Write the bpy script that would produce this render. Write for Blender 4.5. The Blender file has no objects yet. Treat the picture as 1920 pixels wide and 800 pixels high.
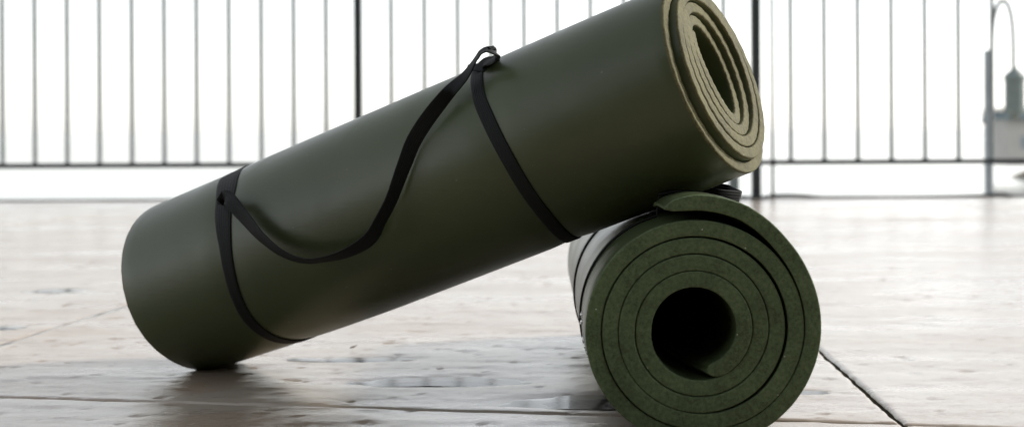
import bpy, bmesh, math, random
import numpy as np
from mathutils import Vector, Matrix

random.seed(7)
RNG = np.random.default_rng(11)
scene = bpy.context.scene
COL = scene.collection

# ------------------------------------------------------------------ camera
CAM_H = 0.2447
cam_d = bpy.data.cameras.new('camera')
cam_d.sensor_width = 36.0
cam_d.lens = 50.0
cam_d.shift_y = -154.0 / 1920.0
cam_d.clip_start = 0.05
cam_d.clip_end = 60000.0
cam_d.dof.use_dof = True
cam_d.dof.focus_distance = 1.20
cam_d.dof.aperture_fstop = 7.0
cam = bpy.data.objects.new('camera', cam_d)
COL.objects.link(cam)
cam.location = (0, 0, CAM_H)
cam.rotation_euler = (Matrix.Rotation(math.radians(90), 3, 'X') @ Matrix.Rotation(-0.0049, 3, 'Z')).to_euler()
scene.camera = cam

# ------------------------------------------------------------------ sky and sun
SUN_DIR = Vector((0.806, 0.29, 0.515)).normalized()       # towards the sun: right, beyond the fence
SUN_EL = math.asin(SUN_DIR.z)
SUN_ROT = math.atan2(SUN_DIR.x, SUN_DIR.y)
world = bpy.data.worlds.new('World')
scene.world = world
world.use_nodes = True
wn = world.node_tree
sky = wn.nodes.new('ShaderNodeTexSky')
sky.sky_type = 'NISHITA'
sky.sun_disc = False
sky.sun_elevation = SUN_EL
sky.sun_rotation = SUN_ROT
sky.air_density = 1.0
sky.dust_density = 0.6
sky.ozone_density = 1.0
bg = wn.nodes['Background']
bg.inputs['Strength'].default_value = 0.15
hs = wn.nodes.new('ShaderNodeHueSaturation')          # thin white overcast: the sky is pale all over
hs.inputs['Saturation'].default_value = 0.2
wn.links.new(sky.outputs['Color'], hs.inputs['Color'])
wn.links.new(hs.outputs['Color'], bg.inputs['Color'])

sun_d = bpy.data.lights.new('sun', 'SUN')
sun_d.energy = 2.0
sun_d.angle = math.radians(5.0)
sun_d.color = (1.0, 0.93, 0.82)
sun = bpy.data.objects.new('sun', sun_d)
COL.objects.link(sun)
sun.location = (4, 2, 4)
sun.rotation_euler = SUN_DIR.to_track_quat('Z', 'Y').to_euler()

scene.view_settings.view_transform = 'Standard'
scene.view_settings.look = 'None'
scene.view_settings.gamma = 1.0
scene.view_settings.use_curve_mapping = False
scene.view_settings.exposure = 0.92


# ------------------------------------------------------------------ helpers
def tag(o, label=None, cat=None, group=None, kind=None):
    if label: o['label'] = label
    if cat: o['category'] = cat
    if group: o['group'] = group
    if kind: o['kind'] = kind
    return o


def obj(name, me, mat=None, parent=None):
    o = bpy.data.objects.new(name, me)
    COL.objects.link(o)
    if mat is not None and not me.materials:
        for m in (mat if isinstance(mat, (list, tuple)) else [mat]):
            me.materials.append(m)
    if parent is not None:
        o.parent = parent
    return o


def empty(name, loc=(0, 0, 0)):
    o = bpy.data.objects.new(name, None)
    o.empty_display_size = 0.05
    COL.objects.link(o)
    o.location = loc
    return o


def mesh_from(name, verts, faces, smooth=True, mats=None, uvs=None):
    me = bpy.data.meshes.new(name)
    me.from_pydata([tuple(v) for v in verts], [], [tuple(f) for f in faces])
    me.polygons.foreach_set('use_smooth', [smooth] * len(me.polygons))
    if mats is not None:
        me.polygons.foreach_set('material_index', mats)
    if uvs is not None:
        uvl = me.uv_layers.new(name='uv')
        idx = np.empty(len(me.loops), dtype=np.int32)
        me.loops.foreach_get('vertex_index', idx)
        uvl.data.foreach_set('uv', np.asarray(uvs, dtype=np.float32)[idx].ravel())
    me.update()
    return me


def box_mesh(name, x0, x1, y0, y1, z0, z1, bevel=0.0, seg=1):
    bm = bmesh.new()
    bmesh.ops.create_cube(bm, size=1.0)
    for v in bm.verts:
        v.co = Vector(((x0 + x1) / 2 + v.co.x * (x1 - x0), (y0 + y1) / 2 + v.co.y * (y1 - y0), (z0 + z1) / 2 + v.co.z * (z1 - z0)))
    if bevel > 0:
        bmesh.ops.bevel(bm, geom=list(bm.edges), offset=bevel, segments=seg, affect='EDGES', profile=0.5)
    me = bpy.data.meshes.new(name)
    bm.to_mesh(me); bm.free()
    return me


def tube_mesh(name, pts, radii, n=10, cap=True):
    pts = [Vector(p) for p in pts]
    verts, faces = [], []
    prev = None
    for i, p in enumerate(pts):
        t = (pts[min(i + 1, len(pts) - 1)] - pts[max(i - 1, 0)]).normalized()
        if prev is None:
            a = Vector((0, 0, 1)) if abs(t.z) < 0.9 else Vector((1, 0, 0))
            nrm = t.cross(a).normalized()
        else:
            nrm = (prev - t * prev.dot(t)).normalized()
        prev = nrm
        b = t.cross(nrm)
        r = radii[i] if isinstance(radii, (list, tuple)) else radii
        for k in range(n):
            c = 2 * math.pi * k / n
            verts.append(p + nrm * (r * math.cos(c)) + b * (r * math.sin(c)))
    for i in range(len(pts) - 1):
        for k in range(n):
            faces.append((i * n + k, i * n + (k + 1) % n, (i + 1) * n + (k + 1) % n, (i + 1) * n + k))
    if cap:
        faces.append(tuple(range(n - 1, -1, -1)))
        faces.append(tuple((len(pts) - 1) * n + k for k in range(n)))
    return mesh_from(name, verts, faces)


def catmull(P, per=8, closed=False):
    P = np.asarray(P, float)
    out = []
    n = len(P)
    rng = range(n if closed else n - 1)
    for i in rng:
        if closed:
            p0, p1, p2, p3 = P[(i - 1) % n], P[i], P[(i + 1) % n], P[(i + 2) % n]
        else:
            p0, p1, p2, p3 = P[max(i - 1, 0)], P[i], P[i + 1], P[min(i + 2, n - 1)]
        for k in range(per):
            t = k / per
            out.append(0.5 * ((2 * p1) + (-p0 + p2) * t + (2 * p0 - 5 * p1 + 4 * p2 - p3) * t * t + (-p0 + 3 * p1 - 3 * p2 + p3) * t ** 3))
    if not closed:
        out.append(P[-1])
    return np.array(out)


def ribbon_mesh(name, C, W, T, closed=False):
    """flat webbing: centres C, half-width vectors W, half-thickness vectors T"""
    n = len(C)
    verts, uvs, faces = [], [], []
    L = 0.0
    prof = [(-1, -.6), (-.93, -1), (-.5, -1.15), (0, -1.0), (.5, -1.15), (.93, -1), (1, -.6),
            (1, .6), (.93, 1), (.5, 1.15), (0, 1.0), (-.5, 1.15), (-.93, 1), (-1, .6)]
    m = len(prof)
    for i in range(n):
        if i: L += float(np.linalg.norm(C[i] - C[i - 1]))
        for a, b in prof:
            verts.append(C[i] + W[i] * a + T[i] * b)
            uvs.append((a, L * 100.0))
    for i in range(n if closed else n - 1):
        j = (i + 1) % n
        for k in range(m):
            faces.append((i * m + k, i * m + (k + 1) % m, j * m + (k + 1) % m, j * m + k))
    if not closed:
        faces.append(tuple(range(m - 1, -1, -1)))
        faces.append(tuple((n - 1) * m + k for k in range(m)))
    return mesh_from(name, verts, faces, uvs=uvs)


# vectorised value noise
_perm = RNG.random((257, 257))
def vnoise(x, y):
    xi = np.floor(x).astype(int); yi = np.floor(y).astype(int)
    fx = x - xi; fy = y - yi
    fx = fx * fx * fx * (fx * (fx * 6 - 15) + 10); fy = fy * fy * fy * (fy * (fy * 6 - 15) + 10)
    g = lambda a, b: _perm[np.mod(a, 257), np.mod(b, 257)]
    return (g(xi, yi) * (1 - fx) + g(xi + 1, yi) * fx) * (1 - fy) + (g(xi, yi + 1) * (1 - fx) + g(xi + 1, yi + 1) * fx) * fy - 0.5


def fbm(x, y, oct=4, gain=0.5):
    s = np.zeros_like(x); a = 1.0
    for k in range(oct):
        s += a * vnoise(x * 2 ** k + 17.3 * k, y * 2 ** k + 9.1 * k)
        a *= gain
    return s


# ------------------------------------------------------------------ materials
def new_mat(name):
    m = bpy.data.materials.new(name)
    m.use_nodes = True
    nt = m.node_tree
    return m, nt, nt.nodes['Principled BSDF'], (lambda t: nt.nodes.new('ShaderNode' + t))


def ramp(nt, fac, stops):
    r = nt.nodes.new('ShaderNodeValToRGB')
    els = r.color_ramp.elements
    while len(els) < len(stops): els.new(0.5)
    for e, (p, c) in zip(els, stops):
        e.position = p; e.color = (*c, 1) if len(c) == 3 else c
    nt.links.new(fac, r.inputs['Fac'])
    return r.outputs['Color']


def noise(nt, vec, scale, detail=4, rough=0.5, dist=0.0):
    n = nt.nodes.new('ShaderNodeTexNoise')
    n.inputs['Scale'].default_value = scale
    n.inputs['Detail'].default_value = detail
    n.inputs['Roughness'].default_value = rough
    n.inputs['Distortion'].default_value = dist
    if vec is not None: nt.links.new(vec, n.inputs['Vector'])
    return n.outputs['Fac']


def mapping(nt, src, scale=(1, 1, 1), rot=(0, 0, 0)):
    m = nt.nodes.new('ShaderNodeMapping')
    m.inputs['Scale'].default_value = scale
    m.inputs['Rotation'].default_value = rot
    nt.links.new(src, m.inputs['Vector'])
    return m.outputs['Vector']


def bump(nt, h, strength, dist, prev=None):
    b = nt.nodes.new('ShaderNodeBump')
    b.inputs['Strength'].default_value = strength
    b.inputs['Distance'].default_value = dist
    nt.links.new(h, b.inputs['Height'])
    if prev is not None: nt.links.new(prev, b.inputs['Normal'])
    return b.outputs['Normal']


def mat_stone():
    m, nt, p, N = new_mat('stamped_stone')
    tc = N('TexCoord'); ob = tc.outputs['Object']
    oi = N('ObjectInfo')
    big = noise(nt, ob, 3.0, 5, 0.55)
    streak = noise(nt, mapping(nt, ob, (12, 26, 5)), 1.0, 7, 0.62, 0.6)
    fine = noise(nt, mapping(nt, ob, (110, 190, 60)), 1.0, 5, 0.7)
    mix = N('Math'); mix.operation = 'MULTIPLY_ADD'
    nt.links.new(streak, mix.inputs[0]); mix.inputs[1].default_value = 0.6
    nt.links.new(big, mix.inputs[2])
    add = N('Math'); add.operation = 'MULTIPLY_ADD'
    nt.links.new(fine, add.inputs[0]); add.inputs[1].default_value = 0.35
    nt.links.new(mix.outputs[0], add.inputs[2])
    c = ramp(nt, add.outputs[0], [(0.52, (0.24, 0.170, 0.112)), (0.80, (0.325, 0.252, 0.186)), (0.98, (0.36, 0.292, 0.228)), (1.0, (0.38, 0.325, 0.265))])
    # grit, chips and hairline marks in the stone itself
    grit = noise(nt, mapping(nt, ob, (75, 120, 60)), 1.0, 6, 0.75, 0.4)
    gm = ramp(nt, grit, [(0.60, (1, 1, 1)), (0.68, (0.42, 0.36, 0.32))])
    mark = noise(nt, mapping(nt, ob, (22, 50, 10)), 1.0, 8, 0.7, 1.2)
    mm = ramp(nt, mark, [(0.61, (1, 1, 1)), (0.655, (0.55, 0.47, 0.40)), (0.70, (0.38, 0.30, 0.25))])
    m1 = N('Mix'); m1.data_type = 'RGBA'; m1.blend_type = 'MULTIPLY'; m1.inputs['Factor'].default_value = 0.8
    nt.links.new(c, m1.inputs['A']); nt.links.new(gm, m1.inputs['B'])
    m2 = N('Mix'); m2.data_type = 'RGBA'; m2.blend_type = 'MULTIPLY'; m2.inputs['Factor'].default_value = 0.8
    nt.links.new(m1.outputs['Result'], m2.inputs['A']); nt.links.new(mm, m2.inputs['B'])
    nt.links.new(m2.outputs['Result'], p.inputs['Base Color'])
    # damp sealed surface: gloss varies in patches
    wet = noise(nt, mapping(nt, ob, (2.2, 7, 2)), 1.0, 5, 0.6)
    rr = N('MapRange'); rr.inputs['From Min'].default_value = 0.35; rr.inputs['From Max'].default_value = 0.68
    rr.inputs['To Min'].default_value = 0.22; rr.inputs['To Max'].default_value = 0.44
    nt.links.new(wet, rr.inputs['Value'])
    nt.links.new(rr.outputs[0], p.inputs['Roughness'])
    p.inputs['IOR'].default_value = 1.5
    p.inputs['Coat Weight'].default_value = 0.6
    p.inputs['Coat Roughness'].default_value = 0.17
    p.inputs['Coat IOR'].default_value = 1.4
    n1 = bump(nt, streak, 0.15, 0.0008)
    gi = N('Math'); gi.operation = 'MULTIPLY'; gi.inputs[1].default_value = -1.0
    nt.links.new(grit, gi.inputs[0])
    n1 = bump(nt, gi.outputs[0], 0.4, 0.0012, n1)
    n2 = bump(nt, fine, 0.6, 0.0007, n1)
    nt.links.new(n2, p.inputs['Normal'])
    nt.links.new(n2, p.inputs['Coat Normal'])
    return m


def mat_plain(name, col, rough=0.6, metal=0.0, var=0.15, scale=30, bstr=0.1, bdist=0.001):
    m, nt, p, N = new_mat(name)
    tc = N('TexCoord')
    f = noise(nt, tc.outputs['Object'], scale, 4, 0.6)
    lo = tuple(c * (1 - var) for c in col); hi = tuple(min(1, c * (1 + var)) for c in col)
    nt.links.new(ramp(nt, f, [(0.3, lo), (0.7, hi)]), p.inputs['Base Color'])
    p.inputs['Roughness'].default_value = rough
    p.inputs['Metallic'].default_value = metal
    nt.links.new(bump(nt, f, bstr, bdist), p.inputs['Normal'])
    return m


def mat_skin(name, col):
    """smooth satin skin of the foam mat"""
    m, nt, p, N = new_mat(name)
    tc = N('TexCoord'); ob = tc.outputs['Object']
    f = noise(nt, ob, 9, 4, 0.5)
    g = noise(nt, mapping(nt, ob, (1, 1, 14)), 22, 3, 0.5)
    fine = noise(nt, ob, 900, 2, 0.5)
    lo = tuple(c * 0.86 for c in col); hi = tuple(c * 1.14 for c in col)
    base = ramp(nt, f, [(0.3, lo), (0.7, hi)])
    vo = N('TexVoronoi'); vo.inputs['Scale'].default_value = 150
    nt.links.new(ob, vo.inputs['Vector'])
    sel = N('Math'); sel.operation = 'LESS_THAN'; sel.inputs[1].default_value = 0.15
    nt.links.new(vo.outputs['Distance'], sel.inputs[0])
    wh = N('TexWhiteNoise'); nt.links.new(vo.outputs['Position'], wh.inputs['Vector'])
    pick = N('Math'); pick.operation = 'GREATER_THAN'; pick.inputs[1].default_value = 0.965
    nt.links.new(wh.outputs['Value'], pick.inputs[0])
    mul = N('Math'); mul.operation = 'MULTIPLY'
    nt.links.new(sel.outputs[0], mul.inputs[0]); nt.links.new(pick.outputs[0], mul.inputs[1])
    mx = N('Mix'); mx.data_type = 'RGBA'
    nt.links.new(mul.outputs[0], mx.inputs['Factor']); nt.links.new(base, mx.inputs['A'])
    mx.inputs['B'].default_value = (0.10, 0.10, 0.075, 1)
    nt.links.new(mx.outputs['Result'], p.inputs['Base Color'])
    smudge = noise(nt, mapping(nt, ob, (1, 1, .35)), 16, 5, 0.6, 0.8)
    rr = N('MapRange'); rr.inputs['From Min'].default_value = 0.3; rr.inputs['From Max'].default_value = 0.7
    rr.inputs['To Min'].default_value = 0.29; rr.inputs['To Max'].default_value = 0.40
    nt.links.new(smudge, rr.inputs['Value']); nt.links.new(rr.outputs[0], p.inputs['Roughness'])
    n1 = bump(nt, g, 0.12, 0.0008)
    n2 = bump(nt, fine, 0.12, 0.0003, n1)
    nt.links.new(n2, p.inputs['Normal'])
    p.inputs['IOR'].default_value = 1.45
    return m


def mat_foam(name, col):
    """cut edge of the foam: porous, speckled"""
    m, nt, p, N = new_mat(name)
    tc = N('TexCoord'); ob = tc.outputs['Object']
    f = noise(nt, ob, 330, 4, 0.75)
    g = noise(nt, ob, 35, 3, 0.5)
    ad = N('Math'); ad.operation = 'MULTIPLY_ADD'; ad.inputs[1].default_value = 0.45
    nt.links.new(g, ad.inputs[0]); nt.links.new(f, ad.inputs[2])
    base = ramp(nt, ad.outputs[0], [(0.55, tuple(c * 0.62 for c in col)), (0.72, col), (0.90, tuple(min(1, c * 1.4) for c in col))])
    vo = N('TexVoronoi'); vo.inputs['Scale'].default_value = 260
    nt.links.new(ob, vo.inputs['Vector'])
    sel = N('Math'); sel.operation = 'LESS_THAN'; sel.inputs[1].default_value = 0.13
    nt.links.new(vo.outputs['Distance'], sel.inputs[0])
    wn2 = N('TexWhiteNoise'); nt.links.new(vo.outputs['Position'], wn2.inputs['Vector'])
    pick = N('Math'); pick.operation = 'GREATER_THAN'; pick.inputs[1].default_value = 0.965
    nt.links.new(wn2.outputs['Value'], pick.inputs[0])
    mul = N('Math'); mul.operation = 'MULTIPLY'
    nt.links.new(sel.outputs[0], mul.inputs[0]); nt.links.new(pick.outputs[0], mul.inputs[1])
    mx = N('Mix'); mx.data_type = 'RGBA'
    nt.links.new(mul.outputs[0], mx.inputs['Factor']); nt.links.new(base, mx.inputs['A'])
    mx.inputs['B'].default_value = (0.42, 0.45, 0.38, 1)
    nt.links.new(mx.outputs['Result'], p.inputs['Base Color'])
    p.inputs['Roughness'].default_value = 0.75
    p.inputs['Specular IOR Level'].default_value = 0.25
    nt.links.new(bump(nt, f, 0.5, 0.0009), p.inputs['Normal'])
    return m


def mat_web():
    m, nt, p, N = new_mat('black_webbing')
    uv = N('UVMap')
    sx = N('SeparateXYZ'); nt.links.new(uv.outputs['UV'], sx.inputs[0])
    w1 = N('Math'); w1.operation = 'MULTIPLY'; w1.inputs[1].default_value = 22.0
    nt.links.new(sx.outputs[0], w1.inputs[0])
    s1 = N('Math'); s1.operation = 'SINE'; nt.links.new(w1.outputs[0], s1.inputs[0])
    w2 = N('Math'); w2.operation = 'MULTIPLY'; w2.inputs[1].default_value = 55.0
    nt.links.new(sx.outputs[1], w2.inputs[0])
    s2 = N('Math'); s2.operation = 'SINE'; nt.links.new(w2.outputs[0], s2.inputs[0])
    ad = N('Math'); ad.operation = 'MULTIPLY_ADD'; ad.inputs[1].default_value = 0.5
    nt.links.new(s2.outputs[0], ad.inputs[0]); nt.links.new(s1.outputs[0], ad.inputs[2])
    nt.links.new(ramp(nt, ad.outputs[0], [(0.0, (0.003, 0.004, 0.004)), (1.0, (0.008, 0.010, 0.010))]), p.inputs['Base Color'])
    p.inputs['Roughness'].default_value = 0.7
    p.inputs['Specular IOR Level'].default_value = 0.25
    nt.links.new(bump(nt, ad.outputs[0], 0.35, 0.0003), p.inputs['Normal'])
    return m


def mat_water(name='puddle_water'):
    m, nt, p, N = new_mat(name)
    out = nt.nodes['Material Output']
    nt.nodes.remove(p)
    fr = N('Fresnel'); fr.inputs['IOR'].default_value = 1.33
    tr = N('BsdfTransparent'); tr.inputs['Color'].default_value = (0.9, 0.9, 0.88, 1)
    gl = N('BsdfGlossy'); gl.inputs['Roughness'].default_value = 0.11
    tc = N('TexCoord')
    nb = bump(nt, noise(nt, tc.outputs['Object'], 25, 2), 0.03, 0.002)
    nt.links.new(nb, gl.inputs['Normal'])
    mx = N('MixShader')
    nt.links.new(fr.outputs[0], mx.inputs['Fac'])
    nt.links.new(tr.outputs[0], mx.inputs[1]); nt.links.new(gl.outputs[0], mx.inputs[2])
    nt.links.new(mx.outputs[0], out.inputs['Surface'])
    return m


M_STONE = mat_stone()
M_JOINT = mat_plain('joint_mortar', (0.022, 0.020, 0.016), 0.8, var=0.4, scale=80, bstr=0.5, bdist=0.003)
M_JOINT.node_tree.nodes['Principled BSDF'].inputs['Specular IOR Level'].default_value = 0.0
M_IRON = mat_plain('dark_painted_iron', (0.022, 0.028, 0.030), 0.45, var=0.2, scale=40)
M_BALUSTER = mat_plain('grey_painted_iron', (0.17, 0.19, 0.19), 0.45, var=0.15, scale=40)
M_ZINC = mat_plain('grey_metal', (0.30, 0.34, 0.36), 0.5, var=0.15, scale=20)
M_LANTERN = mat_plain('green_grey_metal', (0.19, 0.23, 0.22), 0.55, var=0.15, scale=12)
M_SKIN = mat_skin('green_mat_skin', (0.047, 0.062, 0.024))
M_FOAM = mat_foam('green_mat_foam', (0.098, 0.092, 0.042))
M_FOAM2 = mat_foam('dark_green_mat_foam', (0.070, 0.098, 0.046))
M_SKIN2 = mat_skin('dark_green_mat_skin', (0.045, 0.060, 0.026))
M_WEB = mat_web()
M_WATER = mat_water()


# ------------------------------------------------------------------ patio slabs
def ln(x0, y0, slope): return lambda y: x0 + slope * (y - y0)
def tr(x0, y0, slope): return lambda x: y0 + slope * (x - x0)
COLS = [ln(-3.45, 1.6, .10), ln(-2.5, 1.6, .10), ln(-1.55, 1.6, .10), ln(-0.6026, 1.6, .122), ln(0.3418, 1.6, .042),
        ln(1.29, 1.6, .06), ln(2.23, 1.6, .06), ln(3.17, 1.6, .06)]
ROWS = [tr(0, -2.6, -.10), tr(0, -0.9, -.15), tr(0, 0.2, -.17), tr(0, 1.2430, -.178), tr(1.35, 3.86, -.09), tr(0, 5.125, 0.0)]
PUDDLES = [  # x, y, rx, ry, depth
    (-0.070, 1.395, .085, .024, .0034), (0.085, 1.288, .080, .034, .0040), (-0.71, 2.22, .045, .028, .0040),
    (-0.655, 1.80, .035, .018, .0038), (0.275, 1.330, .022, .010, .0026), (-0.17, 1.535, .065, .016, .0030),
    ]
WATER_Z = -0.0007


def relief(x, y, seed):
    ox, oy = seed * 3.7, seed * 5.1
    z = 0.0008 * fbm(x * 4 + ox, y * 5 + oy, 3)
    z += 0.0003 * fbm(x * 18 + ox, y * 30 + oy, 4, 0.55)
    z += 0.0005 * fbm(x * 45 + oy, y * 90 + ox, 3, 0.6)
    # slate-like torn ledges
    t = fbm(x * 6 + 31 + ox, y * 16 + oy, 4, 0.6)
    z += 0.0004 * np.tanh(t * 9)
    # small pits
    q = fbm(x * 55 + 5, y * 75 + 3, 3, 0.6)
    z -= 0.0016 * np.clip(q - 0.46, 0, 1) * 4
    for (px, py, rx, ry, d) in PUDDLES:
        m = np.exp(-(((x - px) / rx) ** 2 + ((y - py) / ry) ** 2) ** 1.6)
        z = z * (1 - 0.75 * m) - d * m
    return z


patio = empty('patio_floor'); tag(patio, kind='structure')
GAP = 0.0017
si = 0
for ci in range(len(COLS) - 1):
    for ri in range(len(ROWS) - 1):
        A, B, C_, D = COLS[ci], COLS[ci + 1], ROWS[ri], ROWS[ri + 1]
        step = 0.02
        if ri == 3: step = {2: 0.0085, 3: 0.0048, 4: 0.007}.get(ci, 0.02)
        if ri == 2: step = {2: 0.009, 3: 0.006, 4: 0.006}.get(ci, 0.03)
        if ri < 2: step = 0.06
        if ri == 4: step = 0.025
        w = 0.94
        h = D(0) - C_(0)
        nx = max(6, int(w / step)); ny = max(6, int(h / step))
        su = np.linspace(0, 1, nx + 1)
        sv = np.linspace(0, 1, ny + 1)
        # gather samples near edges so that the worn arris is shaped
        e = np.array([0.0022, 0.005, 0.010])
        su = np.unique(np.concatenate([su, e / w, 1 - e / w])); sv = np.unique(np.concatenate([sv, e / h, 1 - e / h]))
        U, V = np.meshgrid(su, sv)
        # iterate for the crossing of the two families of lines
        y = C_(0) + V * h
        for _ in range(4):
            x = A(y) + GAP + U * (B(y) - A(y) - 2 * GAP)
            y = C_(x) + GAP + V * (D(x) - C_(x) - 2 * GAP)
        dx = np.minimum(U, 1 - U) * w; dy = np.minimum(V, 1 - V) * h
        dd = np.minimum(dx, dy)
        # ragged edge
        jag = 0.0022 * fbm(x * 60, y * 60, 3)
        edge_fade = np.exp(-dd / 0.006)
        x = x + np.where(dx < 0.012, jag, 0) * edge_fade
        y = y + np.where(dy < 0.012, jag, 0) * edge_fade
        z = relief(x, y, si) - 0.0028 * np.exp(-dd / (0.0018 + 0.0010 * vnoise(x * 25, y * 25)))
        n_u, n_v = len(su), len(sv)
        verts = np.stack([x.ravel(), y.ravel(), z.ravel()], 1)
        idx = np.arange(n_u * n_v).reshape(n_v, n_u)
        q = np.stack([idx[:-1, :-1], idx[:-1, 1:], idx[1:, 1:], idx[1:, :-1]], -1).reshape(-1, 4)
        ring = np.concatenate([idx[0, :], idx[1:, -1], idx[-1, -2::-1], idx[-2:0:-1, 0]])
        nb = len(verts)
        low = verts[ring].copy(); low[:, 2] = -0.035
        verts = np.concatenate([verts, low])
        m_ = len(ring)
        k = np.arange(m_)
        skirt = np.stack([ring[k], nb + k, nb + (k + 1) % m_, ring[(k + 1) % m_]], -1)
        F = np.concatenate([q, skirt]).astype(np.int32)
        me = bpy.data.meshes.new('slab')
        me.vertices.add(len(verts)); me.vertices.foreach_set('co', verts.astype(np.float32).ravel())
        me.loops.add(F.size); me.loops.foreach_set('vertex_index', F.ravel())
        me.polygons.add(len(F)); me.polygons.foreach_set('loop_start', np.arange(0, F.size, 4, dtype=np.int32))
        me.polygons.foreach_set('use_smooth', np.ones(len(F), dtype=bool))
        me.update(calc_edges=True)
        obj('slab', me, M_STONE, patio)
        si += 1
obj('joint_bed', box_mesh('joint_bed', -4.2, 4.2, -2.8, 5.12, -0.06, -0.0026), M_JOINT, patio)

# standing water left from the wash
def puddle(x, y, rx, ry):
    n = 40
    vs = [(x, y, WATER_Z)]
    for k in range(n):
        a = 2 * math.pi * k / n
        g = 1.12 + 0.18 * math.sin(3 * a + x * 40) + 0.08 * math.sin(7 * a + y * 30)
        vs.append((x + rx * g * math.cos(a), y + ry * g * math.sin(a), WATER_Z))
    me = mesh_from('puddle', vs, [(0, 1 + k, 1 + (k + 1) % n) for k in range(n)])
    o = obj('puddle', me, M_WATER); tag(o, kind='structure')
for (px, py, rx, ry, d) in PUDDLES:
    puddle(px, py, rx, ry)
# water lying in the joint on the left
L1 = COLS[3]
vs = []
for k in range(30):
    yy = 1.45 + k * 0.035
    vs += [(L1(yy) - 0.0046, yy, -0.0013), (L1(yy) + 0.0046, yy, -0.0013)]
tag(obj('puddle', mesh_from('joint_water', vs, [(2 * k, 2 * k + 1, 2 * k + 3, 2 * k + 2) for k in range(29)]), M_WATER), kind='structure')

# dark metal strip along the patio edge
tag(obj('edge_strip', box_mesh('edge_strip', -4.2, 4.2, 5.128, 5.150, -0.3, 0.006, 0.002), M_IRON), kind='structure')

# ------------------------------------------------------------------ beyond the patio
m_sea, nt, p, N = new_mat('sea_water')
p.inputs['Base Color'].default_value = (0.05, 0.08, 0.09, 1)
p.inputs['Roughness'].default_value = 0.12
p.inputs['IOR'].default_value = 1.33
tc = N('TexCoord')
nt.links.new(bump(nt, noise(nt, tc.outputs['Object'], 0.6, 5, 0.6), 0.05, 0.15), p.inputs['Normal'])
tag(obj('sea', mesh_from('sea', [(-20000, 11, -1.6), (20000, 11, -1.6), (20000, 30000, -1.6), (-20000, 30000, -1.6)], [(0, 1, 2, 3)]), m_sea), kind='structure')
M_SAND = mat_plain('pale_sand', (0.55, 0.50, 0.42), 0.85, var=0.12, scale=6, bstr=0.3, bdist=0.01)
tag(obj('ground', box_mesh('ground', -60, 60, 5.152, 12.5, -1.9, -1.2), M_SAND), kind='structure')
tag(obj('ground', box_mesh('ground', -60, 60, -40, -2.75, -1.9, -0.03), M_SAND), kind='structure')
vs, fs = [], []
n = 28
for j, (rr_, zz) in enumerate([(1.0, -1.75), (.86, -1.35), (.6, -1.1), (.3, -1.0)]):
    for k in range(n):
        a = 2 * math.pi * k / n
        vs.append((25 + 6.4 * rr_ * math.cos(a) * (1 + .06 * math.sin(3 * a)), 53 + 5 * rr_ * math.sin(a), zz))
for j in range(3):
    for k in range(n): fs.append((j * n + k, j * n + (k + 1) % n, (j + 1) * n + (k + 1) % n, (j + 1) * n + k))
fs.append(tuple(3 * n + k for k in range(n)))
tag(obj('beach', mesh_from('beach', vs, fs), M_SAND), kind='structure')

# ------------------------------------------------------------------ unseen dark building added behind the camera to shade the mat fronts
M_BLOCKER = mat_plain('blocker_cladding', (0.055, 0.040, 0.028), 0.6, var=0.3, scale=8)
M_BLOCKER2 = mat_plain('blocker_soffit', (0.06, 0.045, 0.032), 0.6, var=0.3, scale=8)
light_blocker = empty('light_blocker', (0, -3.0, 0))
tag(light_blocker, 'added unseen dark timber light blocker with overhang, shading the mat fronts', 'light_blocker')
obj('wall', box_mesh('wall', -7, 7, -.25, 0, -.05, 3.9, .01), M_BLOCKER, light_blocker)  # wall of the added blocker, its height set for the shade
obj('blocker_roof', box_mesh('blocker_roof', -7.1, 7.1, .002, 1.1, 2.55, 2.70, .01), M_BLOCKER2, light_blocker)
for xx in (-4.5, 0.9, 4.5):
    obj('post', box_mesh('post', xx - .07, xx + .07, 0.85, 0.99, .0, 2.549, .008), M_BLOCKER, light_blocker)  # uprights of the added blocker
obj('blocker_door', box_mesh('blocker_door', -2.2, -1.2, .001, .05, .02, 2.1, .01), M_BLOCKER2, light_blocker)

# ------------------------------------------------------------------ fence
FY = 5.06
PXM = FY / 2667.0
X = lambda px: (px - 960.0) * PXM
TOP_Z = 1.08
RAIL_Z = 0.1295


def panel(x0, x1, xs, label, thin_rods=()):
    r = empty('railing_panel', ((x0 + x1) / 2, FY, 0))
    tag(r, label, 'railing', 'railing panels along the patio edge')
    cx = (x0 + x1) / 2
    obj('bottom_rail', box_mesh('bottom_rail', x0 - cx, x1 - cx, -.012, .012, RAIL_Z - .0086, RAIL_Z + .0086, .001), M_IRON, r)
    obj('top_rail', box_mesh('top_rail', x0 - cx, x1 - cx, -.018, .018, TOP_Z - .015, TOP_Z + .015, .003), M_IRON, r)
    for x in xs:
        b = obj('baluster', BAL, None, r)
        b.location = (x - cx, 0, 0)
    for x in thin_rods:
        obj('latch_rod', tube_mesh('latch_rod', [(x - cx, 0.0155, 0.0), (x - cx, 0.0155, 0.03), (x - cx, 0.0155, TOP_Z - 0.02)], .0058, 10), M_IRON, r)
        obj('rod_collar', box_mesh('rod_collar', x - cx - .010, x - cx + .010, -.014, .022, RAIL_Z - .010, RAIL_Z + .010, .003), M_IRON, r)
    return r


bm = bmesh.new()
BAL = tube_mesh('baluster', [(0, 0, RAIL_Z + .0082), (0, 0, RAIL_Z + .011), (0, 0, RAIL_Z + .016), (0, 0, .6), (0, 0, TOP_Z - .0145)], [.0115, .0100, .0080, .0080, .0080], 10)
BAL.materials.append(M_BALUSTER)

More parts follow.
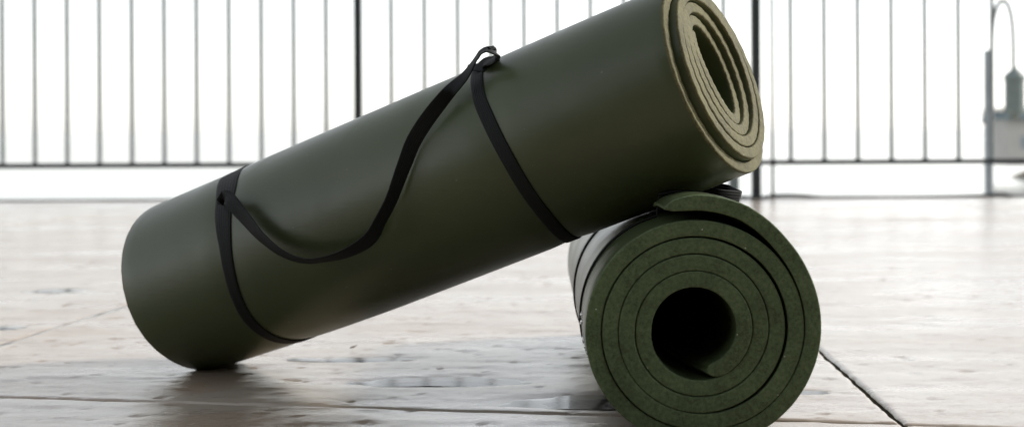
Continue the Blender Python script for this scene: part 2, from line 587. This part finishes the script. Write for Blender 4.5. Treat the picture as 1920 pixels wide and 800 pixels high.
P1, P2, P3, P0 = X(672), X(1417.5), X(1944), X(-58)
panel(P0 + .013, P1 - .0143, [X(5 + 60.7 * k) for k in range(0, 11)], 'leftmost railing panel, far left of the leaning mat')
panel(P1 + .0143, P2 - .0165, [X(672 + 62.3 * k) for k in range(1, 12)], 'middle railing panel directly behind the leaning mat')
panel(P2 + .0165, P3 - .012, [X(1483 + 62.9 * k) for k in range(0, 7)], 'railing panel to the right of the rolled mats', thin_rods=(X(1450),))


def post(x, hw, label, plate=True):
    r = empty('fence_post', (x, FY, 0))
    tag(r, label, 'post', 'posts of the railing')
    obj('shaft', box_mesh('shaft', -hw, hw, -hw, hw, 0.0, TOP_Z + .03, .002), M_IRON, r)
    obj('cap', box_mesh('cap', -hw - .004, hw + .004, -hw - .004, hw + .004, TOP_Z + .0302, TOP_Z + .042, .003), M_IRON, r)
    if plate:
        obj('base_plate', box_mesh('base_plate', -hw - .02, hw + .02, -hw - .014, hw + .014, -.002, .009, .002), M_IRON, r)
    return r


post(P1, .0140, 'slim black post rising behind the middle of the leaning mat')
post(P2, .0160, 'thicker black post right beside the open end of the leaning mat')
post(P3, .0115, 'dark post at the far right edge of the railing')
post(P0, .0122, 'dark post at the far left end of the railing')

# short stub post with its plate, low behind the two mats
r = empty('stub_post', (X(1377), FY + .02, 0))
tag(r, 'short dark stub post low behind the spot where the mats cross', 'post')
obj('shaft', box_mesh('shaft', -.0175, .0175, -.0175, .0175, 0.0, .21, .003), M_LANTERN, r)
obj('base_plate', box_mesh('base_plate', -.036, .050, -.024, .010, -.002, .012, .002), M_IRON, r)
obj('cap', box_mesh('cap', -.020, .020, -.020, .020, .2102, .218, .003), M_IRON, r)

# cable lying along the patio edge
cp = catmull([(X(1432), 5.07, .008), (X(1455), 5.085, .012), (X(1480), 5.06, .015), (X(1510), 5.09, .011), (X(1545), 5.10, .005), (X(1600), 5.105, .004), (X(1720), 5.10, .004), (X(1850), 5.105, .008), (X(1880), 5.10, .014), (X(1905), 5.10, .005)], 8)
tag(obj('cable', tube_mesh('cable', cp, .0042, 8), M_IRON), 'thin dark cable lying along the patio edge on the right', 'cable')

# ------------------------------------------------------------------ lamp and hut beyond the fence
LY = 7.2
LX = lambda px: (px - 960.0) * LY / 2667.0
LZ = lambda px, py: CAM_H - (py + (px - 960) * 0.0049 - 246.0) * LY / 2667.0
lamp = empty('garden_lamp', (LX(1853.5), LY, -1.2))
tag(lamp, 'grey lamp post with arched arm and hanging green-grey lantern beyond the railing', 'lamp')
off = Vector((-LX(1853.5), -LY, 1.2))
px0, px1 = LX(1846.5) + off.x, LX(1860.5) + off.x
obj('post', box_mesh('post', px0, px1, -.019, .019, 0.0, LZ(1853, 94) + 1.2, .003), M_ZINC, lamp)
obj('collar', box_mesh('collar', px0 - .012, px1 + .004, -.024, .024, LZ(1853, 232) + 1.2, LZ(1853, 220) + 1.2, .004), M_ZINC, lamp)
arc = catmull([(LX(1860), LY, LZ(1860, 110)), (LX(1862), LY, LZ(1862, 60)), (LX(1866), LY, LZ(1866, 28)), (LX(1874), LY, LZ(1874, 7)), (LX(1882), LY, LZ(1882, 2)),
               (LX(1890), LY, LZ(1890, 8)), (LX(1897), LY, LZ(1897, 30)), (LX(1900.5), LY, LZ(1900.5, 70)), (LX(1901), LY, LZ(1901, 128))], 8)
obj('arm', tube_mesh('arm', [Vector(q) + off for q in arc], .0105, 10), M_IRON, lamp)
# eight-sided lantern: shoulder, body, tapered foot
cxl = LX(1903) + off.x
prof = [(.012, 126), (.020, 131), (.040, 136), (.054, 143), (.056, 150), (.050, 151), (.050, 203), (.056, 204), (.054, 212), (.030, 214), (.022, 222), (.001, 224)]
vs, fs = [], []
ns = 12
for rr_, py in prof:
    zz = LZ(1903, py) + 1.2
    for k in range(ns):
        a = 2 * math.pi * (k + .5) / ns
        vs.append((cxl + rr_ * math.cos(a), rr_ * math.sin(a), zz))
for j in range(len(prof) - 1):
    for k in range(ns): fs.append((j * ns + k, (j + 1) * ns + k, (j + 1) * ns + (k + 1) % ns, j * ns + (k + 1) % ns))
obj('lantern', mesh_from('lantern', vs, fs, smooth=False), M_LANTERN, lamp)

HY = 52.0
HX = lambda px: (px - 960.0) * HY / 2667.0
HZ = lambda py: CAM_H - (py + 4.5 - 246.0) * HY / 2667.0
hut = empty('beach_hut', (HX(1905), HY, -1.02))
tag(hut, 'blurred pale beige hut with blue band, far beyond the railing at right', 'hut')
M_BEIGE = mat_plain('beige_plaster', (0.55, 0.52, 0.47), 0.8, var=0.08, scale=2)
M_TEAL = mat_plain('blue_grey_fascia', (0.22, 0.29, 0.32), 0.6, var=0.1, scale=2)
hx0, hx1 = HX(1889) - HX(1905), HX(1985) - HX(1905)
obj('wall', box_mesh('wall', hx0, hx1, 0, 2.2, -.1, HZ(222) + 1.02, .01), M_BEIGE, hut)
obj('fascia', box_mesh('fascia', hx0 - .12, hx1 + .3, -.35, 2.5, HZ(223) + 1.021, HZ(208) + 1.02, .02), M_TEAL, hut)
obj('roof', mesh_from('roof', [(hx0 - .45, -.4, HZ(208) + 1.022), (hx1 + .35, -.4, HZ(208) + 1.022), (hx1 + .35, 2.55, HZ(208) + 1.022), (hx0 - .45, 2.55, HZ(208) + 1.022),
                               (hx0 + .2, 1.1, HZ(199) + 1.02), (hx1 - .3, 1.1, HZ(199) + 1.02)],
                      [(0, 1, 5, 4), (1, 2, 5), (2, 3, 4, 5), (3, 0, 4), (3, 2, 1, 0)], smooth=False), M_BEIGE, hut)
w_ = obj('window', box_mesh('window', hx0 + .5, hx0 + 1.1, -.03, .04, .55, 1.0, .01), M_ZINC, hut)

# ------------------------------------------------------------------ rolled mats
UP_L = np.array([-0.3430, 1.5143, 0.0790])
UP_R = np.array([0.1808, 1.2158, 0.2948])
US = 1.05
UP_A = UP_R - UP_L; UP_LEN = 0.61 * US; UP_A /= np.linalg.norm(UP_A)
UP_U = np.cross([0, 0, 1], UP_A); UP_U /= np.linalg.norm(UP_U)
UP_V = np.cross(UP_A, UP_U)

PHI0_UP = math.radians(-50)
UP_R0, UP_PITCH, UP_T, UP_TURNS = 0.0978, 0.0116, 0.0110, 4.56


def up_taper(s): return 1.0 + (0.91 - 1.0) * s / UP_LEN
def up_router(T):
    t = T / (2 * math.pi); w = math.floor(t); fr = t - w
    return UP_R0 - UP_PITCH * (w + float(np.interp(fr, [0, .55, .78, 1.0], [0, .14, .30, 1.0])))
LOOP1 = [(110, .1171), (136, .1325), (152, .1350), (166, .1357), (176, .1346), (189.5, .1309), (204, .1256), (219, .1205), (235, .1172), (249, .1160), (262, .117), (290, .120), (330, .116), (370, .110), (410, .107), (445, .110), (470, .1171)]
LOOP2 = [(112, .4128), (139, .4227), (150, .4267), (168, .4345), (189, .4409), (210, .4432), (234, .4422), (262, .434), (285, .424), (320, .412), (360, .404), (400, .402), (440, .406), (472, .4128)]
def up_dent(phi, s):
    """soft foam: pinched under the two loops, slightly uneven elsewhere"""
    d = math.degrees(phi)
    d = (d - 110) % 360 + 110
    v = 0.0
    for LP in (LOOP1, LOOP2):
        sl = float(np.interp(d, [q[0] for q in LP], [q[1] for q in LP])) * US
        v -= 0.0017 * math.exp(-((s - sl) / 0.0125) ** 2)
    v += 0.0007 * float(vnoise(np.array([2.2 * math.cos(phi) + 9]), np.array([2.2 * math.sin(phi) + 11 * s + 5]))[0])
    return v
def up_surface(phi, s, off=0.0):
    """point on the outside of the leaning mat"""
    T = (PHI0_UP - phi) % (2 * math.pi)
    s = s * US
    r = up_router(T) * up_taper(s) + off + up_dent(phi, s)
    q = UP_L + UP_A * s + (UP_U * math.cos(phi) + UP_V * math.sin(phi)) * r
    u = min(1.0, max(0.0, (0.075 - q[2]) / 0.088))
    return q + np.array([0, 0, 0.0082 * u ** 1.5])


LY_N = np.array([0.1419, 1.104, 0.0904])        # middle of the near face of the lying mat
LY_F = np.array([0.1520, 1.714, 0.0890])
LY_A = LY_N - LY_F; LY_LEN = np.linalg.norm(LY_A); LY_A /= LY_LEN
LY_V = np.array([0, 0, 1.0]) - LY_A * LY_A[2]; LY_V /= np.linalg.norm(LY_V)
LY_U = np.cross(LY_V, LY_A)
PHI0_LY = math.radians(104)
LT = np.array([0, 16, 37, 59, 77, 106, 150, 196, 240, 286, 346, 376, 420, 466, 510, 556, 600, 646, 690, 736, 826, 916, 1006, 1096, 1186, 1276, 1366, 1456, 1546, 1600, 1625])
LR = np.array([.1030, .1047, .1040, .0998, .0984, .0973, .0944, .0907, .0880, .0855, .0846, .0846, .0850, .0843, .0818, .0776, .0748, .0724, .0715, .0710, .0697, .0650, .0597, .0579, .0568, .0522, .0467, .0452, .0440, .0420, .0400])
LY_T = 0.0126
def ly_router(Tdeg): return np.interp(Tdeg, LT, LR)


def spiral_roll(name, center, Uv, Vv, Av, phi0, direction, tmax, r_outer, thick, s0_fn, s1_fn, nseg_ax, per_turn=84, mats=None, taper=None, twist=None, deform=None, bev=0.0011):
    """a sheet rolled up: rounded rectangular section swept along a spiral"""
    nT = int(per_turn * tmax / (2 * math.pi)) + 1
    verts, faces, mi = [], [], []
    first = None
    m = None
    for i in range(nT):
        T = tmax * i / (nT - 1)
        phi = phi0 + direction * T
        cs, sn = math.cos(phi), math.sin(phi)
        s0, s1 = s0_fn(T), s1_fn(T)
        ax = np.linspace(s0 + bev * 2, s1 - bev * 2, nseg_ax)
        # profile: outer skin left to right, right end, inner skin right to left, left end
        prof = [(0, s0 + bev * .6), ] if False else []
        P = []
        ed = min(1.0, i / 5.0, (nT - 1 - i) / 5.0)        # round the tail edges
        cut = (1 - math.sqrt(1 - (1 - ed) ** 2)) * thick * 0.40
        for a_ in ax: P.append((0, a_, 0))
        P += [(.3, s1 - bev * .55, 1), (.99, s1, 1), (-2, s1 + .0002, 1), (-.99, s1, 1), (-.3, s1 - bev * .55, 1)]
        for a_ in ax[::-1]: P.append((-0.0001, a_, 0))
        P += [(-.3, s0 + bev * .55, 1), (-.99, s0, 1), (-2, s0 - .0002, 1), (.99, s0, 1), (.3, s0 + bev * .55, 1)]
        m = len(P)
        for d, s, mt in P:
            ro = r_outer(T, s)
            if d == -2: r = ro - thick / 2
            elif d >= 0: r = ro - d * bev - cut
            else: r = ro - thick - d * bev + cut if d < -0.01 else ro - thick + cut
            if taper: r = r * taper(s)
            if twist: phi = phi0 + direction * T + twist(T, s); cs, sn = math.cos(phi), math.sin(phi)
            w = 0.00022 * math.sin(31 * T + 60 * s) * (1 if mt else 0)
            verts.append(center + Uv * (r * cs) + Vv * (r * sn) + Av * (s + w))
        if first is None: first = P
    na = nseg_ax
    for i in range(nT - 1):
        for k in range(m):
            k2 = (k + 1) % m
            faces.append((i * m + k, i * m + k2, (i + 1) * m + k2, (i + 1) * m + k) if direction < 0 else (i * m + k, (i + 1) * m + k, (i + 1) * m + k2, i * m + k2))
            skin = (k < na - 1) or (na + 5 <= k < 2 * na + 4)
            mi.append(0 if skin else 1)
    # tails
    def tail(i, flip):
        b = i * m
        # strips across the thickness: pair outer k with inner partner
        o = [b + k for k in range(na)]
        inn = [b + na + 5 + (na - 1 - k) for k in range(na)]
        for k in range(na - 1):
            f = (o[k], inn[k], inn[k + 1], o[k + 1])
            faces.append(f[::-1] if flip else f); mi.append(1)
        f1 = (b + na - 1, b + na, b + na + 1, b + na + 2, b + na + 3, b + na + 4, b + na + 5)
        f2 = tuple([b + 2 * na + 4 + k for k in range(6)] + [b])
        for f in (f1, f2):
            faces.append(f[::-1] if flip else f); mi.append(1)
    tail(0, direction < 0); tail(nT - 1, direction > 0)
    V = np.array(verts)
    if deform is not None: V = deform(V)
    me = mesh_from(name, V, faces, True, mi)
    for mt in mats: me.materials.append(mt)
    bm = bmesh.new(); bm.from_mesh(me)
    bmesh.ops.recalc_face_normals(bm, faces=bm.faces[:])
    for e in bm.edges:
        if len(e.link_faces) == 2 and e.link_faces[0].normal.angle(e.link_faces[1].normal, 0) > math.radians(27): e.smooth = False
    bm.to_mesh(me); bm.free()
    return me


def floor_clamp(V, z=0.0006):
    V = V.copy()
    low = V[:, 2] < z
    V[low, 2] = z + (V[low, 2] - z) * 0.03
    return V


def up_deform(V):
    # the lower end gives under the weight: its lowest part is pressed up to the floor
    V = V.copy()
    zmin = V[:, 2].min(); z0 = 0.075
    u = np.clip((z0 - V[:, 2]) / (z0 - zmin), 0, 1)
    V[:, 2] += 0.0082 * u ** 1.5
    return floor_clamp(V, -0.0010)


# leaning mat: the coil is pushed out like a shallow telescope at its raised end
def up_s1(T):
    t = T / (2 * math.pi)
    phi = PHI0_UP - T
    base = float(np.interp(t, [0, .3, .45, .8, 1.0, 1.35, 4.3], [.6030, .6020, .6025, .6065, .6085, .6100, .6110]))
    # the core is tilted inside the roll: flush on the near side, sunk in on the far side
    return US * base - 0.0056 * max(0.0, min(t, 4.3) - 1.25) * (0.5 + 0.5 * math.cos(phi - math.radians(25)))
def up_s0(T):
    t = T / (2 * math.pi)
    return float(np.interp(t, [0, 1, 4.2], [0.0, .002, .006]))
me = spiral_roll('leaning_roll', UP_L, UP_U, UP_V, UP_A, PHI0_UP, -1, UP_TURNS * 2 * math.pi, lambda T, s: up_router(T) + (up_dent(PHI0_UP - T, s) if T < 2 * math.pi else 0.0), UP_T,
                 up_s0, up_s1, 56, 96, [M_SKIN, M_FOAM], taper=up_taper, deform=up_deform)
o = obj('yoga_mat', me)
tag(o, 'rolled olive green foam mat leaning up on the other mat, one end on the floor', 'yoga mat')


# lying mat: pressed in where the other one rests on it
def ly_deform(V):
    V = V.copy()
    rel = V - UP_L
    s = rel @ UP_A
    rad = rel - np.outer(s, UP_A)
    d = np.linalg.norm(rad, axis=1)
    need = np.array([(up_router(math.radians(36)) - .002) * up_taper(k) for k in s]) + 0.0006
    hit = (d < need) & (s > 0) & (s < .64)
    V[hit] += (rad[hit] / d[hit][:, None]) * (need[hit] - d[hit])[:, None]
    return floor_clamp(V)


def ly_r(T, s):
    Td = math.degrees(T)
    r = float(ly_router(Td))
    if Td < 100:       # loose tail: lifts at the near edge, lies flatter farther in
        k = min(1.0, max(0.0, (s + 0.16) / 0.10)); k = k * k * (3 - 2 * k)
        flat = float(ly_router(Td + 360)) + LY_T + 0.0008
        k = k + (1 - k) * min(1.0, max(0, (Td - 50) / 50))
        r = flat * (1 - k) + r * k
    if Td > 700: r -= .040 * min(1.0, max(0.0, (-s - .20) / .36)) ** 1.5 * (Td - 700) / 920       # coil tightens towards the far end
    return r
me = spiral_roll('lying_roll', LY_N, LY_U, LY_V, LY_A, PHI0_LY, -1, math.radians(1618), ly_r, LY_T,
                 lambda T: -LY_LEN, lambda T: 0.0 + 0.0012 * math.sin(T * .8), 24, 96, [M_SKIN2, M_FOAM2],
                 twist=lambda T, s: math.radians(330) * max(s, -.3) * max(0.0, (math.degrees(T) - 1290) / 330), deform=ly_deform)
o = obj('yoga_mat', me)
tag(o, 'rolled dark green foam mat lying on the floor with its spiral end facing front', 'yoga mat')


# ------------------------------------------------------------------ carrying straps
def loop_on_upper(name, pts, widths, parent, off=0.0011):
    """closed elastic loop round the leaning mat: pts = (phi deg, s)"""
    P = catmull([(a, b, w) for (a, b), w in zip(pts, widths)], 8, False)
    Cn, W, T = [], [], []
    C0 = [up_surface(math.radians(a), b, off) for a, b, w in P]
    n = len(P)
    for i, (a, b, w) in enumerate(P):
        c = C0[i]
        t = C0[(i + 1) % n] - C0[i - 1]; t /= np.linalg.norm(t)
        nr = UP_U * math.cos(math.radians(a)) + UP_V * math.sin(math.radians(a))
        wv = np.cross(t, nr); wv /= np.linalg.norm(wv)
        Cn.append(c); W.append(wv * w / 2); T.append(nr * 0.0007)
    return obj(name, ribbon_mesh(name, np.array(Cn), np.array(W), np.array(T), closed=True), M_WEB, parent)


strap = empty('carrying_strap', tuple(up_surface(math.radians(-100), .12)))
tag(strap, 'black webbing carrying strap looped round the leaning mat, slack band hanging across', 'strap')
SB = strap.location.copy()
bpy.context.view_layer.update()

def unoffset(o, base):
    o.location = -Vector(base)

w1 = [.0280, .0262, .0225, .0185, .0150, .0130, .0120, .0118, .0115, .0115, .012, .013, .015, .019, .025, .0280]
o = loop_on_upper('loop', LOOP1, w1 + [.0280], strap); unoffset(o, SB)
w2 = [.0135, .0125, .0128, .0130, .0130, .0130, .0128, .0128, .013, .013, .013, .013, .0135]
o = loop_on_upper('loop', LOOP2, w2 + [.0135], strap); unoffset(o, SB)

# slack band: phi, s, height off the mat, apparent width in the photograph's units (mm), side of twist
band = [(146, .1395, .0020, 18, 1), (149, .1440, .0110, 17, 1), (153, .1570, .0160, 17.0, 1), (166, .1735, .0130, 12.0, 1), (179.6, .1905, .0150, 8.5, 1), (190.2, .2084, .0190, 6.0, 1), (197.2, .2273, .0210, 4.5, 1),
        (200.4, .2480, .0210, 5.0, 1), (201.8, .2722, .0190, 9.5, 1), (200.1, .2954, .0150, 13.0, 1), (194.1, .3116, .0120, 11.5, 1), (185.4, .3306, .0100, 11.5, 1), (172.2, .3494, .0080, 13.5, 1),
        (161.9, .3628, .0080, 15.5, 1), (153.8, .3793, .0100, 15.5, 1), (144.8, .3998, .0120, 13, 1), (137.7, .4163, .0140, 8.5, 1), (128.7, .4269, .0160, 3.0, 1), (128.3, .4330, .0185, 4.0, 1), (128.8, .4390, .0200, 5.0, 1), (131.5, .4470, .0212, 5.0, 1),
        (132.0, .4500, .0190, 4.0, 1), (126.6, .4455, .0110, 3.5, 1), (123.7, .4370, .0055, 5.0, 1), (119, .4240, .0040, 8.0, 1), (124, .4190, .0028, 11.0, 1)]
B = catmull([(a, s, off, min(.98, w / 15.0), sg) for a, s, off, w, sg in band], 8)
C0 = np.array([up_surface(math.radians(a), s, off) for a, s, off, w, sg in B])
Wd, Td = [], []
for i, (a, s, off, w, sg) in enumerate(B):
    t = C0[min(i + 1, len(C0) - 1)] - C0[max(i - 1, 0)]; t /= np.linalg.norm(t)
    nr = UP_U * math.cos(math.radians(a)) + UP_V * math.sin(math.radians(a))
    nr = nr - t * (nr @ t); nr /= np.linalg.norm(nr)
    fl = np.cross(t, nr)
    tw = math.acos(max(0.05, min(1, w))) * sg
    wv = fl * math.cos(tw) + nr * math.sin(tw)
    if i > 4:
        k = min(1.0, (i - 4) / 12.0)
        vd = C0[i] - np.array([0, 0, CAM_H]); vd = vd - t * (vd @ t); vd /= np.linalg.norm(vd)
        pp = np.cross(t, vd)
        alt = vd * math.sqrt(max(0, 1 - w * w)) + pp * w * (1 if wv @ pp > 0 else -1)
        if alt @ wv < 0: alt = -alt
        wv = wv * (1 - k) + alt * k; wv = wv - t * (wv @ t); wv /= np.linalg.norm(wv)
        if Wd and wv @ Wd[-1] < 0: wv = -wv
    nv = np.cross(wv, t)
    hw = .0070
    Wd.append(wv * hw); Td.append(nv * 0.0007)
# keep the band outside the mat
for i in range(len(C0)):
    nr = UP_U * math.cos(math.radians(B[i][0])) + UP_V * math.sin(math.radians(B[i][0]))
    reach = abs(Wd[i] @ nr)
    lack = reach + 0.0012 - B[i][2]
    if lack > 0: C0[i] = C0[i] + nr * min(lack, 0.006 if i < 130 else 0.0)
o = obj('shoulder_band', ribbon_mesh('shoulder_band', C0, np.array(Wd), np.array(Td)), M_WEB, strap); unoffset(o, SB)

# frayed tab of the sewn joint on the top edge
tab = []
for (a, s, off) in [(114, .4055, .0040), (114, .4110, .0028), (116, .4190, .0022), (117, .4260, .0022), (118, .4330, .0026), (118, .4370, .0030)]:
    tab.append(up_surface(math.radians(a), s, off))
tab = catmull(tab, 5)
o = obj('sewn_tab', ribbon_mesh('sewn_tab', tab, np.array([(UP_V * .75 + UP_U * -.66) * .0035] * len(tab)), np.array([(UP_U * .75 + UP_V * .66) * .0011] * len(tab))), M_WEB, strap); unoffset(o, SB)


# the other strap, round the lying mat
def ly_surface(phi, s, off=0.0):
    T = (PHI0_LY - phi) % (2 * math.pi)
    p_ = LY_N + LY_A * s + (LY_U * math.cos(phi) + LY_V * math.sin(phi)) * (ly_r(T, s) + off)
    p_ = ly_deform(p_[None, :])[0]
    return p_


strap2 = empty('carrying_strap', tuple(LY_N + LY_A * -.11 - np.array([0, 0, LY_N[2]])))
tag(strap2, 'black webbing strap round the lying mat, folded end standing up behind the flap', 'strap')
SB2 = strap2.location.copy()
for s_c, wd in ((-.106, .010), (-.300, .014)):
    Cn, W, T = [], [], []
    n = 96
    for k in range(n):
        phi = 2 * math.pi * k / n
        nr = LY_U * math.cos(phi) + LY_V * math.sin(phi)
        Cn.append(ly_surface(phi, s_c + .012 * math.sin(phi), .0009) + np.array([0, 0, .0008 if math.sin(phi) < -.97 else 0]))
        W.append(LY_A * wd / 2); T.append(nr * .0006)
    o = obj('loop', ribbon_mesh('loop', np.array(Cn), np.array(W), np.array(T), closed=True), M_WEB, strap2); unoffset(o, SB2)
# folded end: a small box of webbing standing on edge
fold = [(.140, 1.262, .1890), (.158, 1.246, .1890), (.1765, 1.2360, .1850), (.1800, 1.2360, .1844), (.1975, 1.2470, .1825), (.1990, 1.2500, .1826), (.1930, 1.285, .1868), (.1905, 1.289, .1872), (.172, 1.283, .1905), (.168, 1.279, .1905), (.174, 1.250, .1880)]
fc = np.array(fold)
fC, fW, fT = [], [], []
for i in range(len(fc)):
    t = fc[min(i + 1, len(fc) - 1)] - fc[max(i - 1, 0)]; t /= np.linalg.norm(t)
    up = np.array([.28, -.05, .96]); up = up - t * (up @ t); up /= np.linalg.norm(up)
    fC.append(fc[i]); fW.append(up * .0090); fT.append(np.cross(t, up) * .0007)
o = obj('folded_end', ribbon_mesh('folded_end', np.array(fC), np.array(fW), np.array(fT)), M_WEB, strap2); unoffset(o, SB2)
tip = catmull([ly_surface(math.radians(a), -.12, f) for a, f in ((70, .001), (58, .0015), (48, .003), (43, .0065))], 5)
o = obj('strap_end', ribbon_mesh('strap_end', tip, np.array([LY_A * .006] * len(tip)), np.array([(LY_U * .7 + LY_V * .7) * .0007] * len(tip))), M_WEB, strap2); unoffset(o, SB2)

# ------------------------------------------------------------------ small things
# water drops beading on the shaded side of the lying mat
vs, fs = [], []
for k in range(26):
    phi = math.radians(random.uniform(176, 205)); s_ = random.uniform(-.105, -.06)
    c = ly_surface(phi, s_, 0.0002); r_ = random.uniform(.0006, .0016)
    b = len(vs)
    for i in range(4):
        for j in range(8):
            th = math.pi * (i + .5) / 4; ph = 2 * math.pi * j / 8
            vs.append((c[0] + r_ * math.sin(th) * math.cos(ph), c[1] + r_ * math.sin(th) * math.sin(ph), c[2] + 1.1 * r_ * math.cos(th)))
    for i in range(3):
        for j in range(8): fs.append((b + i * 8 + j, b + i * 8 + (j + 1) % 8, b + (i + 1) * 8 + (j + 1) % 8, b + (i + 1) * 8 + j))
    fs.append(tuple(b + j for j in range(8))[::-1]); fs.append(tuple(b + 24 + j for j in range(8)))
m_drop, nt, p, N = new_mat('water_drop')
p.inputs['Transmission Weight'].default_value = 0.9; p.inputs['Roughness'].default_value = 0.03; p.inputs['IOR'].default_value = 1.33
tag(obj('water_drops', mesh_from('water_drops', vs, fs), m_drop), 'tiny water drops beading on the left side of the lying mat', 'water drops', kind='stuff')

# a scrap of dry leaf on the slab
M_LEAF = mat_plain('dry_leaf', (0.13, 0.085, 0.04), 0.7, var=0.3, scale=300)
vs = [(-.004, 0, 0), (-.002, .002, .0012), (.001, .0024, .002), (.0045, .001, .0034), (.003, -.0016, .0022), (0, -.0022, .0008), (0, 0, .0005)]
lf = mesh_from('leaf_scrap', vs, [(0, 6, 1), (1, 6, 2), (2, 6, 3), (3, 6, 4), (4, 6, 5), (5, 6, 0)])
lo = obj('leaf_scrap', lf, M_LEAF); lo.location = (-.180, 1.60, .0022)
sm = lo.modifiers.new('solid', 'SOLIDIFY'); sm.thickness = .0005
tag(lo, 'tiny dry leaf scrap on the slab under the leaning mat', 'leaf')
